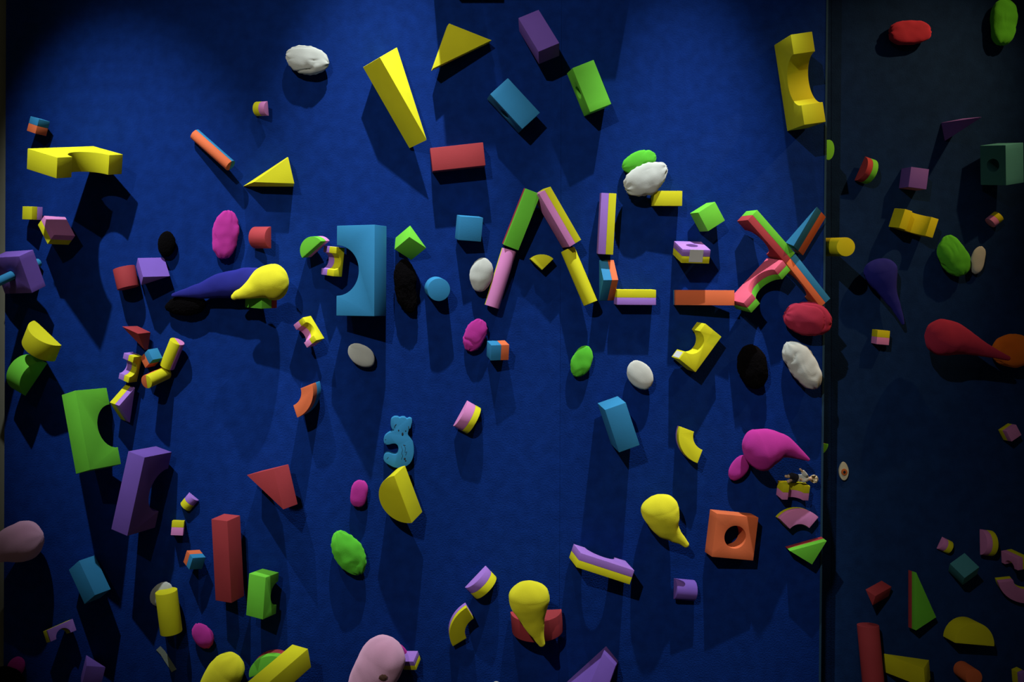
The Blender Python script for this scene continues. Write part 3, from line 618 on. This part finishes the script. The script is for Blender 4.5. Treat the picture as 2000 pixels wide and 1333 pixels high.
bean(1960, 43.5, 46, 25.5, 84, 'leaf', 'tall green cushion in the upper right corner', wall=DEEP, seed=28.8, wr=0.9, boxy=2.4)
bean(1863.5, 500, 45, 28, -66, 'leaf', 'green cushion on the dark right wall beside a small cream one', wall=DEEP, seed=29.7, wr=1.1, bend=0.15, c=21)
bean(1910, 508, 29, 14.5, 76, 'white', 'small cream white cushion beside the green one on the right wall', wall=DEEP, seed=30.6, wr=0.7)
bean(969, 1338, 8, 6, 0, 'cream', 'tip of a tan cushion peeking in at the bottom edge', seed=31.5, wr=0.5)
bean(1979, 686, 40, 36, 0, 'tangerine', 'round orange cushion at the right edge under the tip of the red teardrop', wall=DEEP, seed=32.4, wr=0.7, c=30)

tear([(498, 552, 29), (470, 554, 29), (430, 559, 24), (395, 568, 16), (362, 573, 9), (339, 577, 4)], 'navy', 'dark blue teardrop cushion behind the yellow teardrop on the left', seed=3.1)
tear([(535, 551, 35), (516, 554, 32), (494, 564, 20), (475, 573, 11.5), (463, 577, 8.5), (458, 580, 6.5)], 'lemon', 'yellow teardrop cushion over the dark blue teardrop on the left', h=0.028, seed=4.2, head=0.8)
tear([(47, 1057, 38), (24, 1064, 35), (0, 1074, 25), (-28, 1088, 15), (-50, 1098, 7)], 'pale', 'pale pink teardrop cushion entering from the left edge', seed=5.3, h=0.016, head=0.95)
tear([(748, 1287, 43), (735, 1311, 43), (716, 1345, 38), (696, 1380, 24), (680, 1410, 10)], 'pale', 'pale pink teardrop cushion with a brown stain at the bottom edge', seed=6.4, h=0.012, head=0.97)
pale = bpy.data.objects['teardrop_cushion.003']
bm = bmesh.new()
bmesh.ops.create_icosphere(bm, subdivisions=3, radius=1)
for v in bm.verts:
    v.co = Vector((v.co.x * 0.008, v.co.y * 0.002, v.co.z * 0.0055)) * (1 + 0.3 * noise.noise(v.co * 2))
bmesh.ops.translate(bm, verts=bm.verts, vec=W(748, 1324, 0.0905) - pale.location)
finish(bm, 'stain', mat('brown_stain', (0.10, 0.045, 0.030), 0.95, 0.3, 300), pale, 0, 0)
tear([(444, 1310, 33), (430, 1328, 34), (412, 1352, 27), (392, 1380, 14), (380, 1400, 6)], 'lemon', 'dull yellow cushion cut off by the bottom edge left of the yellow post', seed=7.5, head=1.0)
tear([(1033.5, 1167, 38.5), (1035, 1182, 36), (1040, 1207, 24), (1046, 1228, 17), (1052, 1245, 11), (1057.5, 1257, 7)], 'lemon', 'bright yellow teardrop cushion in front of the red half disc', seed=8.6, h=0.050)
tear([(1288.5, 995, 35.5), (1293, 1008, 34.5), (1304, 1031, 25), (1318, 1046, 14.5), (1331, 1056, 9), (1339.5, 1064, 6)], 'lemon', 'bright yellow teardrop cushion above the orange holed block', seed=9.7, h=0.004)
tear([(1484, 879, 40.5), (1503, 874, 35), (1528, 873, 24), (1552, 883, 13.5), (1570, 893, 6.5), (1578, 898, 3.5)], 'magenta', 'big magenta teardrop cushion above the doll', seed=10.8, h=0.006)
tear([(1719, 529, 33), (1724, 545, 30), (1736, 573, 17), (1750, 601, 10), (1759, 620, 6), (1763.5, 632, 3)], 'navy', 'dark violet blue teardrop cushion on the dark right wall', wall=DEEP, seed=11.9, flat=0.8)
tear([(1838, 659, 37), (1860, 662, 34), (1888, 671, 24), (1915, 681, 16), (1945, 692, 9), (1968, 700, 5)], 'crimson', 'red teardrop cushion on the dark right wall pointing at the orange cushion', wall=DEEP, h=0.045, seed=12.1)

# ---------------------------------------------------------------- flat bear numeral


def smooth_loop(pts, k=5):
    out = []
    n = len(pts)
    for i in range(n):
        p0, p1, p2, p3 = [Vector(pts[(i + j) % n]) for j in (-1, 0, 1, 2)]
        for s in range(k):
            t = s / k
            out.append(0.5 * ((2 * p1) + (p2 - p0) * t + (2 * p0 - 5 * p1 + 4 * p2 - p3) * t * t + (3 * p1 - p0 - 3 * p2 + p3) * t ** 3))
    return out


C0 = [(372, 235), (400, 195), (450, 170), (520, 172), (560, 190), (610, 175), (670, 180), (720, 215), (770, 195), (820, 215), (832, 270), (815, 340),
      (800, 400), (765, 445), (745, 500), (745, 560), (800, 640), (850, 730), (870, 850), (865, 980), (830, 1100), (770, 1190), (680, 1245), (560, 1275),
      (440, 1258), (330, 1205), (250, 1150), (212, 1080), (225, 1000), (270, 955), (330, 950), (400, 975), (470, 985), (515, 950), (535, 870), (520, 790),
      (470, 748), (400, 748), (330, 765), (265, 765), (225, 725), (215, 650), (245, 580), (310, 525), (390, 485), (440, 455), (400, 430), (375, 370), (365, 300)]
base = W(782, 865, 0)
bm = bmesh.new()
TH = 0.017
loop = [(W(730 + p.x / 11.11, 800 + p.y / 11.11, TH) - base) for p in smooth_loop(C0, 4)]
fr = [bm.verts.new((p.x, -TH, p.z)) for p in loop]
bk = [bm.verts.new((p.x, 0, p.z)) for p in loop]
bm.faces.new(fr)
bm.faces.new(bk[::-1])
for i in range(len(fr)):
    j = (i + 1) % len(fr)
    bm.faces.new((fr[i], bk[i], bk[j], fr[j]))
bear = finish(bm, 'bear_numeral', foam('blue'), None, 0.0008)
bear.location = base
prop(bear, 'flat blue foam numeral shaped like a koala bear with printed face', 'toy')


def mark(name, pts, r):
    bm = bmesh.new()
    P = [W(730 + x / 11.11, 800 + y / 11.11, TH) - base for x, y in pts]
    if len(P) == 1:
        bmesh.ops.create_icosphere(bm, subdivisions=2, radius=1)
        for v in bm.verts:
            v.co = Vector((v.co.x * r[0], v.co.y * 0.0004, v.co.z * r[1])) + P[0]
    else:
        tube(bm, P, r, 6)
    return finish(bm, name, INK, bear, 0, 0)


mark('eye', [(540, 460)], (0.0013, 0.0018))
mark('eye', [(692, 472)], (0.0013, 0.0015))
mark('nose', [(625, 540)], (0.0020, 0.0036))
mark('ear_line', [(490, 322), (462, 350), (452, 395)], 0.0007)
mark('ear_line', [(755, 365), (765, 420), (762, 480)], 0.0008)
mark('paw_mark', [(240, 660), (270, 655)], 0.0004)
mark('paw_mark', [(250, 740), (268, 735)], 0.0004)
mark('paw_mark', [(285, 1080), (320, 1035)], 0.0004)
mark('printed_word', [(600, 800), (625, 880), (605, 960), (630, 1010), (600, 1090)], 0.0004)
mark('printed_word', [(650, 760), (690, 850), (675, 930), (720, 920), (690, 1000)], 0.0004)
mark('printed_word', [(640, 775), (690, 780)], 0.0004)
mark('printed_spot', [(672, 1075)], (0.0020, 0.0022))
mark('printed_spot', [(692, 1118)], (0.0016, 0.0016))

# ---------------------------------------------------------------- small things
# strip of grey tape on the felt
bm = bmesh.new()
c = [(309, 1266.5), (318, 1276), (326, 1289), (334, 1301), (340, 1311)]
up = []
for i, p in enumerate(c):
    d = Vector(c[min(i + 1, 4)]) - Vector(c[max(i - 1, 0)])
    d.normalize()
    n = Vector((-d.y, d.x)) * 5.6
    up.append([W(p[0] + s * n.x, p[1] + s * n.y, hh) for s, hh in ((1, 0.0), (-1, 0.0), (-1, 0.0012), (1, 0.0012))])
tb = up[2][0].copy()
vs = [[bm.verts.new(q - tb) for q in r] for r in up]
for A, B in zip(vs, vs[1:]):
    for k in range(4):
        bm.faces.new((A[k], A[(k + 1) % 4], B[(k + 1) % 4], B[k]))
bm.faces.new(vs[0])
bm.faces.new(vs[-1][::-1])
strip = finish(bm, 'hook_tape_strip', mat('grey_tape', (0.22, 0.25, 0.20), 0.7, 0.2, 300), None, 0, 30)
strip.location = tb
prop(strip, 'curved strip of grey green tape on the felt at the lower left', 'tape')

# oval cover on the right wall
cover = empty('oval_cover', W(1646.5, 920, 0, DEEP))
prop(cover, 'small cream oval cover with a red centre and dark hole on the right wall', 'cover')


def disc(pts, y0, y1, name, m, parent, bev=0.0006):
    bm = bmesh.new()
    f = [bm.verts.new((x, y0, z)) for x, z in pts]
    k = [bm.verts.new((x, y1, z)) for x, z in pts]
    bm.faces.new(f)
    bm.faces.new(k[::-1])
    for i in range(len(pts)):
        j = (i + 1) % len(pts)
        bm.faces.new((f[i], k[i], k[j], f[j]))
    return finish(bm, name, m, parent, bev)


def ell(a, b, z0=0, n=32, pinch=0):
    out = []
    for i in range(n):
        t = 2 * math.pi * i / n
        z = math.sin(t)
        w = 1 - pinch * max(0, z) ** 1.5
        out.append((a * math.cos(t) * w, b * z + z0))
    return out


disc(ell(0.0098, 0.0190, 0, 40, 0.25), -0.005, 0, 'plate', mat('cream_plate', (0.50, 0.47, 0.33), 0.6, 0.1, 120, 0.15), cover)
disc(ell(0.0062, 0.0068, -0.0015), -0.0066, -0.0045, 'red_ring', mat('rust_red', (0.42, 0.10, 0.02), 0.6, 0.1, 200, 0.25), cover, 0.0003)
disc(ell(0.0026, 0.0030, -0.0015), -0.0072, -0.006, 'hole', INK, cover, 0.0002)

# little doll lying on the yellow and pink arch block, head to the right
doll = empty('doll', W(1552, 938, 0.02))
prop(doll, 'little blond doll in white shirt and black trousers lying on an arch block', 'doll')
DO = doll.location


def D(px, py, h):
    return W(px, py, h / 1000) - DO


SKIN = mat('doll_skin', (0.62, 0.40, 0.24), 0.6, 0.05, 200)
SHIRT = cloth('white')
TROU = mat('doll_trousers', (0.012, 0.012, 0.02), 0.85, 0.3, 600)
# body: one continuous skin surface over a skeleton
J = [D(1553, 934, 22), D(1562, 935, 23), D(1572, 935, 23), D(1580, 935.5, 23), D(1587, 936, 23),          # pelvis .. head
     D(1546, 929, 26), D(1537, 932, 28), D(1533.5, 930, 31),                                              # leg
     D(1548, 938, 20), D(1543, 939.5, 28), D(1538, 941.5, 33),                                            # leg
     D(1573, 929, 27), D(1568.5, 922.5, 30), D(1563.5, 917.8, 31), D(1561.2, 915.8, 31),                  # raised arm
     D(1573, 940, 29), D(1566, 939, 33), D(1562, 934.5, 34)]                                              # arm across the body
E = [(0, 1), (1, 2), (2, 3), (3, 4), (0, 5), (5, 6), (6, 7), (0, 8), (8, 9), (9, 10), (2, 11), (11, 12), (12, 13), (13, 14), (2, 15), (15, 16), (16, 17)]
RAD = [5.0, 5.2, 5.6, 2.6, 5.8, 4.2, 3.0, 3.4, 4.2, 3.0, 3.4, 2.6, 2.2, 2.0, 1.9, 2.6, 2.2, 2.2]
me = bpy.data.meshes.new('body')
me.from_pydata([tuple(v) for v in J], E, [])
body = bpy.data.objects.new('body', me)
COL.objects.link(body)
body.parent = doll
md = body.modifiers.new('skin', 'SKIN')
for i, r in enumerate(RAD):
    me.skin_vertices[0].data[i].radius = (r / 1000, r / 1000)
me.skin_vertices[0].data[0].use_root = True
sd = body.modifiers.new('sub', 'SUBSURF')
sd.levels = sd.render_levels = 2
me.materials.append(SKIN)
bm = bmesh.new()
tube(bm, [D(1555, 934, 22), D(1560, 934.5, 23), D(1568, 935, 23.5), D(1575, 935, 23.5), D(1578.5, 935.3, 23.2)], [0.0056, 0.0070, 0.0078, 0.0066, 0.0036], 16)
tube(bm, [D(1574.5, 931, 26), D(1571.5, 926.5, 28.5), D(1567.8, 921.8, 30)], [0.0046, 0.0042, 0.0038], 12)
tube(bm, [D(1574, 938, 28), D(1569.5, 940, 31), D(1566, 939, 33)], [0.0042, 0.0038, 0.0034], 12)
finish(bm, 'shirt', SHIRT, doll, 0, 0)
bm = bmesh.new()
tube(bm, [D(1557, 934, 22.5), D(1552, 932.5, 23.5), D(1545.5, 929.5, 26.5), D(1541, 930.5, 27.5)], [0.0066, 0.0072, 0.0056, 0.0042], 14)
tube(bm, [D(1557, 935, 22), D(1551, 937.5, 21.5), D(1545.5, 939, 25.5)], [0.0064, 0.0062, 0.0046], 14)
finish(bm, 'trousers', TROU, doll, 0, 0)
bm = bmesh.new()
bmesh.ops.create_icosphere(bm, subdivisions=3, radius=0.0078)
hc = D(1588.5, 936, 21.5)
for v in bm.verts:
    n = v.co.normalized()
    v.co = hc + v.co * (1 + 0.12 * noise.noise(v.co * 500)) + Vector((0.0012, 0, 0))
kill = [v for v in bm.verts if (v.co - hc).y < -0.0035 and (v.co - hc).x < 0.0048]
bmesh.ops.delete(bm, geom=kill, context='VERTS')
for q in ((1595, 930), (1596, 942), (1594.5, 944)):
    tube(bm, [hc + Vector((0.004, -0.002, 0)), D(q[0], q[1], 24)], [0.0030, 0.0008], 8)
finish(bm, 'hair', mat('doll_hair', (0.62, 0.50, 0.30), 0.6, 0.4, 500), doll, 0, 0)
for name, q, r in (('eye', (1585.5, 934.2), 0.0007), ('eye', (1585.5, 938), 0.0007), ('mouth', (1582.6, 936), 0.0008)):
    bm = bmesh.new()
    bmesh.ops.create_icosphere(bm, subdivisions=2, radius=r)
    bmesh.ops.translate(bm, verts=bm.verts, vec=D(q[0], q[1], 28.3 if name == 'eye' else 27.6))
    finish(bm, name, INK if name == 'eye' else mat('doll_mouth', (0.4, 0.03, 0.02), 0.6, 0), doll, 0, 0)
